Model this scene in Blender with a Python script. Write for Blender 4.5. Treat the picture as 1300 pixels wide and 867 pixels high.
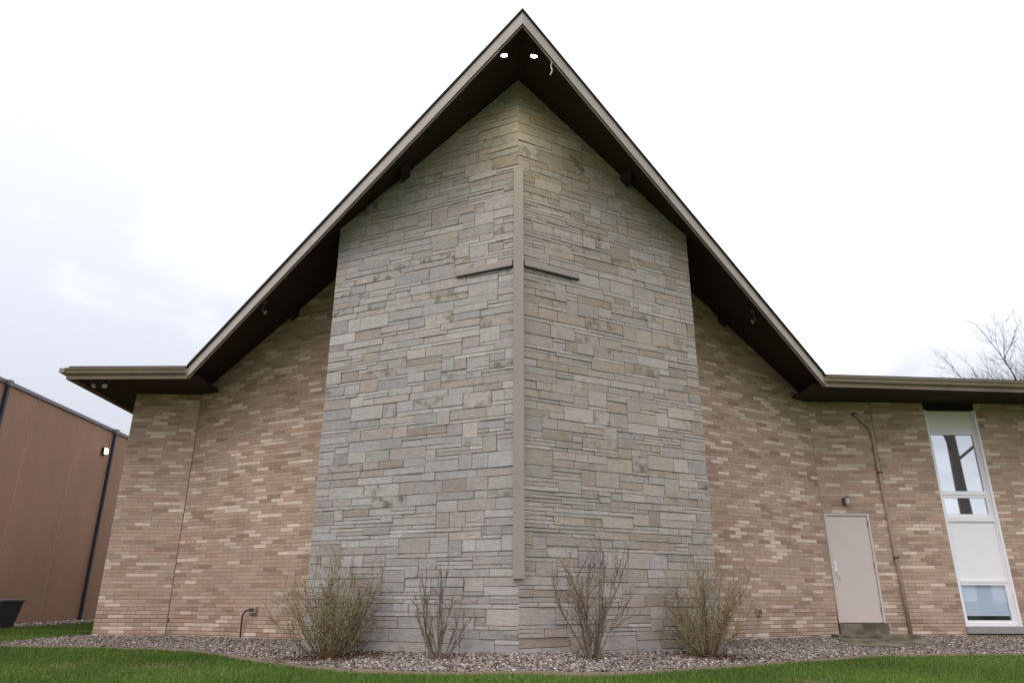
import bpy, math, random
import numpy as np
from mathutils import Vector, Matrix, Euler

for o in list(bpy.data.objects):
    bpy.data.objects.remove(o, do_unlink=True)
S = bpy.context.scene
COL = S.collection
R = math.radians
rnd = random.Random(11)

# ------------------------------------------------------------------ camera
cam_d = bpy.data.cameras.new('camera')
cam_d.sensor_width = 36.0
cam_d.lens = 36.0 * 908.9 / 1300.0
cam_d.clip_start = 0.05
cam_d.clip_end = 6000
cam = bpy.data.objects.new('camera', cam_d)
COL.objects.link(cam)
CAMLOC = Vector((-0.4438, 0.0, 0.6771))
yaw, pitch, roll = 0.0348, 0.3464, 0.0025
fwd = Vector((math.sin(yaw) * math.cos(pitch), math.cos(yaw) * math.cos(pitch), math.sin(pitch)))
rgt = Vector((math.cos(yaw), -math.sin(yaw), 0))
upv = rgt.cross(fwd)
r2 = rgt * math.cos(roll) + upv * math.sin(roll)
u2 = -rgt * math.sin(roll) + upv * math.cos(roll)
M = Matrix((r2, u2, -fwd)).transposed().to_4x4()
M.translation = CAMLOC
cam.matrix_world = M
S.camera = cam

# ------------------------------------------------------------------ world: thin bright overcast
w = bpy.data.worlds.new('World')
S.world = w
w.use_nodes = True
nt = w.node_tree
nt.nodes.clear()
SUN_EL, SUN_AZ = R(50), math.atan2(-0.55, -0.6)      # azimuth clockwise from +Y
out = nt.nodes.new('ShaderNodeOutputWorld')
bg = nt.nodes.new('ShaderNodeBackground')
bg.inputs['Strength'].default_value = 0.13
sky = nt.nodes.new('ShaderNodeTexSky')
sky.sky_type = 'NISHITA'
sky.sun_disc = False
sky.sun_elevation = SUN_EL
sky.sun_rotation = SUN_AZ
tc = nt.nodes.new('ShaderNodeTexCoord')
mp = nt.nodes.new('ShaderNodeMapping')
mp.inputs['Scale'].default_value = (1.0, 1.0, 1.7)
mp.inputs['Location'].default_value = (-3.17, -6.28, 2.5)
n1 = nt.nodes.new('ShaderNodeTexNoise')
n1.inputs['Scale'].default_value = 1.9
n1.inputs['Detail'].default_value = 4.5
n1.inputs['Roughness'].default_value = 0.48
n1.inputs['Distortion'].default_value = 0.35
cr = nt.nodes.new('ShaderNodeValToRGB')
cr.color_ramp.interpolation = 'EASE'
cr.color_ramp.elements[0].position = 0.40
cr.color_ramp.elements[0].color = (5.3, 5.42, 6.0, 1)
cr.color_ramp.elements[1].position = 0.80
cr.color_ramp.elements[1].color = (19.0, 19.0, 19.2, 1)
mx = nt.nodes.new('ShaderNodeMixRGB')
mx.inputs['Fac'].default_value = 0.93
L = nt.links.new
L(tc.outputs['Generated'], mp.inputs['Vector'])
L(mp.outputs['Vector'], n1.inputs['Vector'])
n2 = nt.nodes.new('ShaderNodeTexNoise')
n2.inputs['Scale'].default_value = 5.5
n2.inputs['Detail'].default_value = 5
n2.inputs['Distortion'].default_value = 0.6
L(mp.outputs['Vector'], n2.inputs['Vector'])
mxn = nt.nodes.new('ShaderNodeMix')
mxn.inputs['Factor'].default_value = 0.30
L(n1.outputs['Fac'], mxn.inputs['A'])
L(n2.outputs['Fac'], mxn.inputs['B'])
L(mxn.outputs['Result'], cr.inputs['Fac'])
L(sky.outputs['Color'], mx.inputs['Color1'])
L(cr.outputs['Color'], mx.inputs['Color2'])
# overcast luminance law: the zenith is brighter than the horizon
sx = nt.nodes.new('ShaderNodeSeparateXYZ')
L(tc.outputs['Generated'], sx.inputs[0])
mrz = nt.nodes.new('ShaderNodeMapRange')
mrz.inputs['From Min'].default_value = 0.0
mrz.inputs['From Max'].default_value = 1.0
mrz.inputs['To Min'].default_value = 0.62
mrz.inputs['To Max'].default_value = 1.65
L(sx.outputs['Z'], mrz.inputs['Value'])
vs_ = nt.nodes.new('ShaderNodeVectorMath')
vs_.operation = 'SCALE'
L(mx.outputs['Color'], vs_.inputs[0])
L(mrz.outputs['Result'], vs_.inputs['Scale'])
L(vs_.outputs['Vector'], bg.inputs['Color'])
L(bg.outputs['Background'], out.inputs['Surface'])

sun_d = bpy.data.lights.new('sun', 'SUN')
sun_d.energy = 0.7
sun_d.angle = R(25)
sun_d.color = (1.0, 0.96, 0.9)
sun = bpy.data.objects.new('sun', sun_d)
COL.objects.link(sun)
sv = Vector((math.sin(SUN_AZ) * math.cos(SUN_EL), math.cos(SUN_AZ) * math.cos(SUN_EL), math.sin(SUN_EL)))
sun.rotation_euler = sv.to_track_quat('Z', 'Y').to_euler()
sun.location = sv * 60

S.view_settings.view_transform = 'Standard'
S.view_settings.look = 'None'
S.view_settings.exposure = 0.42
S.view_settings.gamma = 1.0
S.view_settings.use_curve_mapping = False
S.render.engine = 'CYCLES'
S.cycles.max_bounces = 8
S.cycles.diffuse_bounces = 4
S.cycles.use_denoising = True

# ------------------------------------------------------------------ helpers
def lin(c):
    r = []
    for x in c:
        x = x / 255.0
        r.append(x / 12.92 if x <= 0.04045 else ((x + 0.055) / 1.055) ** 2.4)
    return tuple(r)

MATS = {}
def mat(name, rgb=None, rough=0.8, noise=0.0, nscale=8.0, bump=0.0, bscale=60.0, attr=False,
        metallic=0.0, spec=0.3, emit=None, estr=0.0, stretch=(1, 1, 1), dark=None, macro=0.0, mscale=(0.7, 0.7, 0.35)):
    """Principled material; colour = rgb or the 'Col' attribute, varied by noise in world position."""
    m = bpy.data.materials.new(name)
    m.use_nodes = True
    t = m.node_tree
    b = t.nodes['Principled BSDF']
    b.inputs['Roughness'].default_value = rough
    b.inputs['Metallic'].default_value = metallic
    b.inputs['Specular IOR Level'].default_value = spec
    geo = t.nodes.new('ShaderNodeNewGeometry')
    mp = t.nodes.new('ShaderNodeMapping')
    mp.inputs['Scale'].default_value = stretch
    t.links.new(geo.outputs['Position'], mp.inputs['Vector'])
    if attr:
        a = t.nodes.new('ShaderNodeAttribute')
        a.attribute_name = 'Col'
        csock = a.outputs['Color']
    else:
        c = t.nodes.new('ShaderNodeRGB')
        c.outputs[0].default_value = (*rgb, 1)
        csock = c.outputs[0]
    if noise > 0:
        n = t.nodes.new('ShaderNodeTexNoise')
        n.inputs['Scale'].default_value = nscale
        n.inputs['Detail'].default_value = 6
        n.inputs['Roughness'].default_value = 0.6
        t.links.new(mp.outputs['Vector'], n.inputs['Vector'])
        mr = t.nodes.new('ShaderNodeMapRange')
        mr.inputs['From Min'].default_value = 0.25
        mr.inputs['From Max'].default_value = 0.75
        mr.inputs['To Min'].default_value = 1 - noise
        mr.inputs['To Max'].default_value = 1 + noise
        t.links.new(n.outputs['Fac'], mr.inputs['Value'])
        mu = t.nodes.new('ShaderNodeVectorMath')
        mu.operation = 'SCALE'
        t.links.new(csock, mu.inputs[0])
        t.links.new(mr.outputs['Result'], mu.inputs['Scale'])
        csock = mu.outputs['Vector']
    if macro > 0:                                      # broad uneven weathering, drawn out downwards
        mp2 = t.nodes.new('ShaderNodeMapping')
        mp2.inputs['Scale'].default_value = mscale
        t.links.new(geo.outputs['Position'], mp2.inputs['Vector'])
        n = t.nodes.new('ShaderNodeTexNoise')
        n.inputs['Scale'].default_value = 1.6
        n.inputs['Detail'].default_value = 5
        n.inputs['Roughness'].default_value = 0.62
        t.links.new(mp2.outputs['Vector'], n.inputs['Vector'])
        mr = t.nodes.new('ShaderNodeMapRange')
        mr.inputs['From Min'].default_value = 0.3
        mr.inputs['From Max'].default_value = 0.7
        mr.inputs['To Min'].default_value = 1 - macro
        mr.inputs['To Max'].default_value = 1 + macro
        t.links.new(n.outputs['Fac'], mr.inputs['Value'])
        mu = t.nodes.new('ShaderNodeVectorMath')
        mu.operation = 'SCALE'
        t.links.new(csock, mu.inputs[0])
        t.links.new(mr.outputs['Result'], mu.inputs['Scale'])
        csock = mu.outputs['Vector']
    if dark is not None:                               # stains with a shape of their own
        dcol, sc, lo, hi, amt = dark
        n = t.nodes.new('ShaderNodeTexNoise')
        n.inputs['Scale'].default_value = sc
        n.inputs['Detail'].default_value = 5
        t.links.new(geo.outputs['Position'], n.inputs['Vector'])
        mr = t.nodes.new('ShaderNodeMapRange')
        mr.inputs['From Min'].default_value = lo
        mr.inputs['From Max'].default_value = hi
        t.links.new(n.outputs['Fac'], mr.inputs['Value'])
        ml = t.nodes.new('ShaderNodeMath')
        ml.operation = 'MULTIPLY'
        t.links.new(mr.outputs['Result'], ml.inputs[0])
        if attr:
            t.links.new(a.outputs['Alpha'], ml.inputs[1])
        else:
            ml.inputs[1].default_value = amt
        mi = t.nodes.new('ShaderNodeMixRGB')
        mi.inputs['Color2'].default_value = (*dcol, 1)
        t.links.new(ml.outputs[0], mi.inputs['Fac'])
        t.links.new(csock, mi.inputs['Color1'])
        csock = mi.outputs['Color']
    t.links.new(csock, b.inputs['Base Color'])
    if bump > 0:
        n = t.nodes.new('ShaderNodeTexNoise')
        n.inputs['Scale'].default_value = bscale
        n.inputs['Detail'].default_value = 8
        n.inputs['Roughness'].default_value = 0.65
        t.links.new(mp.outputs['Vector'], n.inputs['Vector'])
        bp = t.nodes.new('ShaderNodeBump')
        bp.inputs['Strength'].default_value = bump
        bp.inputs['Distance'].default_value = 0.02
        t.links.new(n.outputs['Fac'], bp.inputs['Height'])
        t.links.new(bp.outputs['Normal'], b.inputs['Normal'])
    if emit:
        b.inputs['Emission Color'].default_value = (*emit, 1)
        b.inputs['Emission Strength'].default_value = estr
    MATS[name] = m
    return m

class MB:
    """collects faces (world coordinates) with an optional colour for each vertex"""
    def __init__(self):
        self.v, self.f, self.c = [], [], []
    def add(self, verts, faces, col=None):
        b = len(self.v)
        self.v.extend([tuple(x) for x in verts])
        self.f.extend([tuple(i + b for i in f) for f in faces])
        if col is not None:
            self.c.extend([tuple(col)] * len(verts))
        return self
    def box(self, a, b, col=None):
        x0, y0, z0 = a
        x1, y1, z1 = b
        x0, x1 = min(x0, x1), max(x0, x1)
        y0, y1 = min(y0, y1), max(y0, y1)
        z0, z1 = min(z0, z1), max(z0, z1)
        vs = [(x0, y0, z0), (x1, y0, z0), (x1, y1, z0), (x0, y1, z0), (x0, y0, z1), (x1, y0, z1), (x1, y1, z1), (x0, y1, z1)]
        return self.add(vs, [(0, 3, 2, 1), (4, 5, 6, 7), (0, 1, 5, 4), (1, 2, 6, 5), (2, 3, 7, 6), (3, 0, 4, 7)], col)
    def extrude(self, ring, vec, col=None):
        """closed prism: a planar ring of points swept along vec"""
        n = len(ring)
        a = [Vector(p) for p in ring]
        b = [p + Vector(vec) for p in a]
        fs = [tuple(range(n - 1, -1, -1)), tuple(range(n, 2 * n))]
        fs += [(i, (i + 1) % n, n + (i + 1) % n, n + i) for i in range(n)]
        # orientation: make sure the first cap faces against vec
        nn = sum(((a[i] - a[0]).cross(a[(i + 1) % n] - a[0]) for i in range(1, n)), Vector())
        if nn.dot(Vector(vec)) < 0:
            fs = [tuple(reversed(f)) for f in fs]
        return self.add(a + b, fs, col)
    def tube(self, pts, rad, sides=8, col=None, caps=True):
        pts = [Vector(p) for p in pts]
        if not hasattr(rad, '__len__'):
            rad = [rad] * len(pts)
        vs, fs = [], []
        ref = None
        for i, p in enumerate(pts):
            d = (pts[min(i + 1, len(pts) - 1)] - pts[max(i - 1, 0)]).normalized()
            if ref is None:
                ref = Vector((0, 0, 1)) if abs(d.z) < 0.9 else Vector((1, 0, 0))
            a = d.cross(ref).normalized()
            b = d.cross(a).normalized()
            ref = -b if False else b.cross(d)
            ref = a.cross(d)
            for k in range(sides):
                t = 2 * math.pi * k / sides
                vs.append(p + (a * math.cos(t) + b * math.sin(t)) * rad[i])
        for i in range(len(pts) - 1):
            for k in range(sides):
                k2 = (k + 1) % sides
                fs.append((i * sides + k, i * sides + k2, (i + 1) * sides + k2, (i + 1) * sides + k))
        if caps:
            fs.append(tuple(range(sides - 1, -1, -1)))
            fs.append(tuple((len(pts) - 1) * sides + k for k in range(sides)))
        return self.add(vs, fs, col)
    def build(self, name, m, parent=None, smooth=False, bevel=0.0):
        off = parent_loc(parent)
        me = bpy.data.meshes.new(name)
        v = np.array(self.v, dtype=np.float64) - np.array(off)
        me.from_pydata([tuple(x) for x in v], [], self.f)
        if self.c:
            at = me.attributes.new('Col', 'FLOAT_COLOR', 'POINT')
            at.data.foreach_set('color', np.array(self.c, dtype=np.float32).ravel())
        me.update()
        me.materials.append(MATS[m] if isinstance(m, str) else m)
        o = bpy.data.objects.new(name, me)
        COL.objects.link(o)
        if parent:
            o.parent = parent
        if smooth:
            me.polygons.foreach_set('use_smooth', [True] * len(me.polygons))
        if bevel:
            b = o.modifiers.new('bevel', 'BEVEL')
            b.width = bevel
            b.segments = 2
            b.limit_method = 'ANGLE'
        return o

def parent_loc(p):
    v = Vector((0, 0, 0))
    while p is not None:
        v = v + p.location
        p = p.parent
    return v

def np_mesh(name, V, F, m, C=None, smooth=False):
    """big meshes from arrays: V (n,3), F (k,3 or 4)"""
    me = bpy.data.meshes.new(name)
    n, k, s = len(V), len(F), F.shape[1]
    me.vertices.add(n)
    me.vertices.foreach_set('co', V.astype(np.float32).ravel())
    me.loops.add(k * s)
    me.loops.foreach_set('vertex_index', F.astype(np.int32).ravel())
    me.polygons.add(k)
    me.polygons.foreach_set('loop_start', np.arange(0, k * s, s, dtype=np.int32))
    me.polygons.foreach_set('loop_total', np.full(k, s, dtype=np.int32))
    if smooth:
        me.polygons.foreach_set('use_smooth', np.ones(k, dtype=bool))
    me.update(calc_edges=True)
    if C is not None:
        at = me.attributes.new('Col', 'FLOAT_COLOR', 'POINT')
        at.data.foreach_set('color', C.astype(np.float32).ravel())
    me.materials.append(MATS[m])
    o = bpy.data.objects.new(name, me)
    COL.objects.link(o)
    return o

def tag(o, label=None, cat=None, group=None, kind=None):
    if label: o['label'] = label
    if cat: o['category'] = cat
    if group: o['group'] = group
    if kind: o['kind'] = kind
    return o

def empty(name, loc, label, cat, group=None):
    o = bpy.data.objects.new(name, None)
    o.empty_display_size = 0.2
    o.location = loc
    COL.objects.link(o)
    return tag(o, label, cat, group)

# ------------------------------------------------------------------ materials
mat('stone', rough=0.9, attr=True, macro=0.06, noise=0.17, nscale=11, bump=0.7, bscale=24, spec=0.15, stretch=(1, 1, 2.4),
    dark=(lin((92, 82, 68)), 7.0, 0.50, 0.66, 1.0))
mat('stone_mortar', lin((118, 105, 93)), 0.95, noise=0.12, nscale=20, spec=0.1)
mat('brick', rough=0.85, attr=True, macro=0.09, noise=0.10, nscale=22, bump=0.25, bscale=70, spec=0.15)
mat('cross_metal', lin((154, 143, 136)), 0.6, noise=0.05, nscale=5, spec=0.3, stretch=(1, 1, 0.3))
mat('fascia', lin((176, 165, 158)), 0.6, noise=0.05, nscale=3, bump=0.05, bscale=30,
    dark=(lin((120, 105, 92)), 2.2, 0.58, 0.75, 0.5))
mat('gutter', lin((146, 131, 113)), 0.45, noise=0.06, nscale=4, spec=0.4,
    dark=(lin((98, 84, 68)), 2.0, 0.5, 0.75, 0.5))
mat('soffit', lin((47, 33, 28)), 0.75, noise=0.2, nscale=6, stretch=(8, 0.6, 1), bump=0.1, bscale=20)
mat('shingle', lin((58, 52, 50)), 0.9, noise=0.25, nscale=18, bump=0.3, bscale=40)
mat('door', lin((212, 197, 190)), 0.5, noise=0.03, nscale=2.5, spec=0.35)
mat('door_frame', lin((208, 194, 187)), 0.5, noise=0.05, nscale=4)
mat('steel', lin((226, 224, 222)), 0.35, metallic=0.4, noise=0.05, nscale=20)
mat('window_white', lin((242, 238, 240)), 0.45, noise=0.03, nscale=3, spec=0.35)
mat('window_green', lin((230, 230, 222)), 0.5, noise=0.04, nscale=2)
mat('dark_gap', lin((38, 34, 32)), 0.9)
mat('concrete', lin((132, 122, 106)), 0.9, noise=0.16, nscale=7, bump=0.3, bscale=40,
    dark=(lin((72, 66, 44)), 3.5, 0.38, 0.6, 0.8))
mat('concrete_sill', lin((150, 144, 142)), 0.9, noise=0.1, nscale=9, bump=0.2, bscale=40)
mat('pipe', lin((168, 150, 134)), 0.55, noise=0.1, nscale=9)
mat('pipe_dark', lin((84, 72, 64)), 0.55, noise=0.15, nscale=12)
mat('black_metal', lin((40, 36, 36)), 0.5, spec=0.4)
mat('lamp_grey', lin((92, 86, 84)), 0.45, spec=0.4)
mat('lens_off', lin((182, 177, 172)), 0.25, spec=0.5)
mat('lens_lit', (1, 0.95, 0.8), 0.3, emit=(1.0, 0.93, 0.74), estr=26)
mat('lens_wall', (1, 0.95, 0.85), 0.3, emit=(1.0, 0.92, 0.78), estr=5)
mat('cable', lin((176, 168, 160)), 0.6)
mat('neigh_panel', lin((150, 117, 96)), 0.75, noise=0.07, nscale=1.2, stretch=(1, 1, 0.35), bump=0.15, bscale=60, macro=0.08, mscale=(0.9, 0.9, 0.2))
mat('neigh_seam', lin((172, 142, 122)), 0.8, noise=0.05, nscale=3)
mat('coping', lin((112, 108, 114)), 0.45, noise=0.05, nscale=3, metallic=0.3)
mat('downspout', lin((44, 46, 62)), 0.4, noise=0.1, nscale=6)
mat('bin_plastic', lin((58, 60, 66)), 0.5, noise=0.06, nscale=8)
mat('bin_rim', lin((126, 124, 126)), 0.5, noise=0.06, nscale=8)
mat('soil', lin((70, 60, 54)), 0.95, noise=0.35, nscale=40, bump=0.6, bscale=50)
mat('lawn', lin((78, 92, 44)), 0.95, noise=0.3, nscale=9, bump=0.4, bscale=60)
mat('grass', rough=0.7, attr=True, spec=0.2)
mat('pebble', rough=0.8, attr=True, noise=0.12, nscale=60, spec=0.25)
mat('edging', lin((122, 106, 90)), 0.9, noise=0.2, nscale=14, bump=0.3, bscale=40)
mat('twig', rough=0.85, attr=True, noise=0.15, nscale=30, spec=0.15)
mat('bud', rough=0.7, attr=True, spec=0.2)
mat('bark', lin((58, 50, 48)), 0.9, noise=0.25, nscale=8, bump=0.4, bscale=20)
mat('bark_pale', lin((112, 101, 92)), 0.9, noise=0.25, nscale=6, bump=0.4, bscale=20, stretch=(2, 2, 0.4))
mat('litter', rough=0.8, attr=True, spec=0.2)
mat('blind', lin((236, 238, 242)), 0.6, noise=0.03, nscale=4)

def brick_mortar():
    m = mat('brick_mortar', lin((177, 156, 137)), 0.95, noise=0.1, nscale=15, spec=0.1)
    t = m.node_tree                                    # dirty splash zone on the lowest courses
    b = t.nodes['Principled BSDF']
    src = b.inputs['Base Color'].links[0].from_socket
    geo = t.nodes.new('ShaderNodeNewGeometry')
    sp = t.nodes.new('ShaderNodeSeparateXYZ')
    t.links.new(geo.outputs['Position'], sp.inputs[0])
    n = t.nodes.new('ShaderNodeTexNoise')
    n.inputs['Scale'].default_value = 1.3
    t.links.new(geo.outputs['Position'], n.inputs['Vector'])
    ad = t.nodes.new('ShaderNodeMath')
    ad.operation = 'MULTIPLY_ADD'
    t.links.new(n.outputs['Fac'], ad.inputs[0])
    ad.inputs[1].default_value = -1.4
    t.links.new(sp.outputs['Z'], ad.inputs[2])
    mr = t.nodes.new('ShaderNodeMapRange')
    mr.inputs['From Min'].default_value = 0.1
    mr.inputs['From Max'].default_value = -0.45
    t.links.new(ad.outputs[0], mr.inputs['Value'])
    mi = t.nodes.new('ShaderNodeMixRGB')
    mi.inputs['Color2'].default_value = (*lin((84, 66, 54)), 1)
    t.links.new(mr.outputs['Result'], mi.inputs['Fac'])
    t.links.new(src, mi.inputs['Color1'])
    t.links.new(mi.outputs['Color'], b.inputs['Base Color'])
brick_mortar()

def glass_mat(name, tint, fac, under, transp=False):
    m = bpy.data.materials.new(name)
    m.use_nodes = True
    t = m.node_tree
    t.nodes.clear()
    o = t.nodes.new('ShaderNodeOutputMaterial')
    g = t.nodes.new('ShaderNodeBsdfGlossy')
    g.inputs['Color'].default_value = (*tint, 1)
    g.inputs['Roughness'].default_value = 0.015
    if transp:
        d = t.nodes.new('ShaderNodeBsdfTransparent')
    else:
        d = t.nodes.new('ShaderNodeBsdfDiffuse')
    d.inputs['Color'].default_value = (*under, 1)
    x = t.nodes.new('ShaderNodeMixShader')
    fr = t.nodes.new('ShaderNodeFresnel')
    fr.inputs['IOR'].default_value = 1.5
    a = t.nodes.new('ShaderNodeMath')
    a.operation = 'ADD'
    a.inputs[1].default_value = fac
    if transp: a.inputs[0].default_value = 0.0
    else: t.links.new(fr.outputs[0], a.inputs[0])
    t.links.new(a.outputs[0], x.inputs['Fac'])
    t.links.new(d.outputs[0], x.inputs[1])
    t.links.new(g.outputs[0], x.inputs[2])
    t.links.new(x.outputs[0], o.inputs['Surface'])
    MATS[name] = m
glass_mat('glass_mirror', (0.86, 0.92, 1.0), 0.42, (0.03, 0.032, 0.035))
glass_mat('glass_clear', (0.9, 0.95, 1.0), 0.06, (0.9, 0.93, 0.96), True)

# ------------------------------------------------------------------ plan of the building
YC, T, XS = 9.970, 0.505, 3.137          # stone prow: centre edge, plan slope, half width
YS = YC + T * XS
YW, XJ, XL = 14.763, 6.446, -7.804        # wing plane, joint, left corner
TB = 0.55                                 # plan slope of the brick gable walls
ZS, MS = 9.02, 0.66                       # soffit: height at the ridge, slope
ZWS = 4.72                                # flat soffit of the wings
XE, YE, ZE = 6.257, 13.475, 4.69          # rake fascia foot
YA, ZA = 8.513, 8.82                      # rake fascia apex (underside)
BACK = 34.0
XR = 13.6                                 # right end of the wing

def front(x):
    return YC + 0.743 * min(abs(x), XJ)
def ground(x, y):
    return -0.08 * min(max(front(x) - y, 0.0), 11.0)
def wall_y(x):
    a = abs(x)
    if a < XS: return YC + T * a
    if a < XJ: return YW - TB * (XJ - a)
    return YW

# ------------------------------------------------------------------ ground
def lawn():
    xs = sorted(set([-3000, -600, -150, -60, -30] + [round(-18 + 0.4 * i, 3) for i in range(91)] + [0.0, 30, 60, 150, 600, 3000]))
    ys = sorted(set([-3000, -600, -150, -60, -25, -12, -6] + [round(-2 + 0.4 * i, 3) for i in range(76)] + [45, 80, 200, 800, 3000]))
    nx, ny = len(xs), len(ys)
    V = np.array([(x, y, ground(x, y) - 0.004) for y in ys for x in xs])
    F = np.array([(j * nx + i, j * nx + i + 1, (j + 1) * nx + i + 1, (j + 1) * nx + i) for j in range(ny - 1) for i in range(nx - 1)])
    o = np_mesh('lawn', V, F, 'lawn', smooth=True)
    tag(o, kind='structure')
lawn()

EDGE = [(-9.6, 13.75), (-8.7, 13.58), (-7.4, 13.45), (-6.4, 13.22), (-5.6, 12.85), (-4.58, 12.04), (-3.5, 10.85), (-2.57, 9.965), (-1.5, 9.28),
        (-0.57, 8.83), (0.31, 8.74), (1.27, 9.14), (2.42, 9.887), (3.81, 10.83), (4.82, 11.54), (5.66, 12.2), (6.5, 12.52),
        (7.18, 12.62), (8.47, 12.58), (10.5, 12.55), (15.0, 12.6)]
EX = np.array([e[0] for e in EDGE]); EY = np.array([e[1] for e in EDGE])
def edge_y(x):
    # smoothed front edge of the gravel bed
    x = np.asarray(x, dtype=float)
    return sum(np.interp(x + d, EX, EY) for d in (-0.4, -0.2, 0, 0.2, 0.4)) / 5
def back_y(x):
    x = np.asarray(x, dtype=float)
    a = np.abs(x)
    w = np.where(a < XS, YC + T * a, np.where(a < XJ, YW - TB * (XJ - a), YW))
    # left of the corner the bed narrows towards its tip
    return np.where(x < XL, np.interp(x, [-9.6, -8.9, -8.43, XL], [13.76, 13.9, 14.45, 15.05]), w)
def ground_np(x, y):
    return -0.08 * np.clip(YC + 0.743 * np.minimum(np.abs(x), XJ) - y, 0, 11)

def bed():
    xs = np.unique(np.concatenate([np.arange(-9.6, 15.01, 0.15), [-XS, XS, 0, XL]]))
    V, F = [], []
    for i, x in enumerate(xs):
        y0, y1 = float(edge_y(x)), float(back_y(x)) + 0.05
        for k in range(5):
            y = y0 + (y1 - y0) * k / 4
            V.append((x, y, ground(x, y) + 0.008))
    for i in range(len(xs) - 1):
        for k in range(4):
            F.append((i * 5 + k, (i + 1) * 5 + k, (i + 1) * 5 + k + 1, i * 5 + k + 1))
    tag(np_mesh('garden_bed', np.array(V), np.array(F), 'soil', smooth=True), kind='structure')
bed()

PAD = [(6.2, 14.74), (5.95, 13.35), (6.15, 13.2), (7.0, 13.35), (7.65, 13.68), (7.95, 14.74)]
def in_pad(x, y):
    ins = np.ones(len(x), bool)
    n = len(PAD)
    for i in range(n):
        (x0, y0), (x1, y1) = PAD[i], PAD[(i + 1) % n]
        ins &= ((x1 - x0) * (y - y0) - (y1 - y0) * (x - x0)) > -0.02
    return ins

def pebbles(name, N, xr, y0f, y1f, seed, label, rmin=0.008, rmax=0.022, excl=True):
    g = np.random.default_rng(seed)
    x = g.uniform(xr[0], xr[1], N)
    a, b = y0f(x), y1f(x)
    # keep density even by rejection
    wmax = (b - a).max()
    keep = g.uniform(0, 1, N) < (b - a) / wmax
    x, a, b = x[keep], a[keep], b[keep]
    y = a + (b - a) * g.uniform(0, 1, len(x))
    if excl:
        k = ~in_pad(x, y)
        x, y = x[k], y[k]
    n = len(x)
    r = g.uniform(0, 1, n) ** 1.6 * (rmax - rmin) + rmin
    z = ground_np(x, y) + 0.01 + r * g.uniform(0.0, 1.5, n)
    base = np.array([(1, 0, 0), (-1, 0, 0), (0, 1, 0), (0, -1, 0), (0, 0, 1), (0, 0, -1)]) * 1.05
    V = base[None] + g.normal(0, 0.24, (n, 6, 3))
    V *= (r[:, None, None] * g.uniform(0.65, 1.25, (n, 1, 3)))
    # random rotation (quaternion)
    q = g.normal(0, 1, (n, 4)); q /= np.linalg.norm(q, axis=1)[:, None]
    w_, a_, b_, c_ = q.T
    Rm = np.stack([1 - 2 * (b_ * b_ + c_ * c_), 2 * (a_ * b_ - w_ * c_), 2 * (a_ * c_ + w_ * b_),
                   2 * (a_ * b_ + w_ * c_), 1 - 2 * (a_ * a_ + c_ * c_), 2 * (b_ * c_ - w_ * a_),
                   2 * (a_ * c_ - w_ * b_), 2 * (b_ * c_ + w_ * a_), 1 - 2 * (a_ * a_ + b_ * b_)], 1).reshape(n, 3, 3)
    V = np.einsum('nij,nkj->nki', Rm, V)
    V += np.stack([x, y, z], 1)[:, None, :]
    fb = np.array([(0, 2, 4), (2, 1, 4), (1, 3, 4), (3, 0, 4), (2, 0, 5), (1, 2, 5), (3, 1, 5), (0, 3, 5)])
    F = (fb[None] + (np.arange(n) * 6)[:, None, None]).reshape(-1, 3)
    pal = np.array([lin(c) for c in [(180, 172, 165), (148, 138, 131), (208, 200, 192), (118, 106, 99), (164, 140, 128), (84, 76, 76),
                                     (142, 142, 150), (184, 168, 152), (120, 104, 94), (212, 206, 200)]])
    pw = np.array([.17, .16, .11, .14, .12, .1, .08, .06, .04, .02]); pw /= pw.sum()
    c = pal[g.choice(len(pal), n, p=pw)] * g.uniform(0.40, 0.95, (n, 1)) * np.array([1.04, 0.99, 0.94])
    C = np.ones((n, 6, 4)); C[:, :, :3] = c[:, None]
    o = np_mesh(name, V.reshape(-1, 3), F, 'pebble', C.reshape(-1, 4))
    tag(o, label, 'gravel', kind='stuff')
pebbles('gravel', 290000, (-9.4, 12.5), lambda x: edge_y(x) + 0.03, lambda x: back_y(x) - 0.01, 4,
        'mixed grey and brown gravel covering the planting bed along the church wall')
pebbles('gravel', 9000, (-12.95, -11.9), lambda x: np.full(len(x), 17.0), lambda x: np.full(len(x), 28.0), 5,
        'pale gravel strip at the foot of the brown building', rmin=0.02, rmax=0.04, excl=False)

def edging():
    xs = np.arange(-9.0, 12.6, 0.12)
    V, F = [], []
    g = np.random.default_rng(3)
    for x in xs:
        y = float(edge_y(x))
        dy = float(edge_y(x + 0.05) - edge_y(x - 0.05)) / 0.1
        n = Vector((dy, -1, 0)).normalized()
        z = ground(x, y)
        h = 0.035 + 0.012 * g.random()
        wd = 0.03 + 0.03 * g.random()
        for k, (s, zz) in enumerate(((0.0, -0.03), (0.0, h), (wd, h - 0.004), (wd + 0.012, -0.03))):
            V.append((x + n.x * s, y + n.y * s, z + zz))
    for i in range(len(xs) - 1):
        for k in range(3):
            F.append((i * 4 + k, i * 4 + k + 1, (i + 1) * 4 + k + 1, (i + 1) * 4 + k))
    o = np_mesh('garden_edging', np.array(V), np.array(F), 'edging')
    tag(o, 'low tan edging strip curving between the gravel bed and the lawn', 'edging')
edging()

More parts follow.
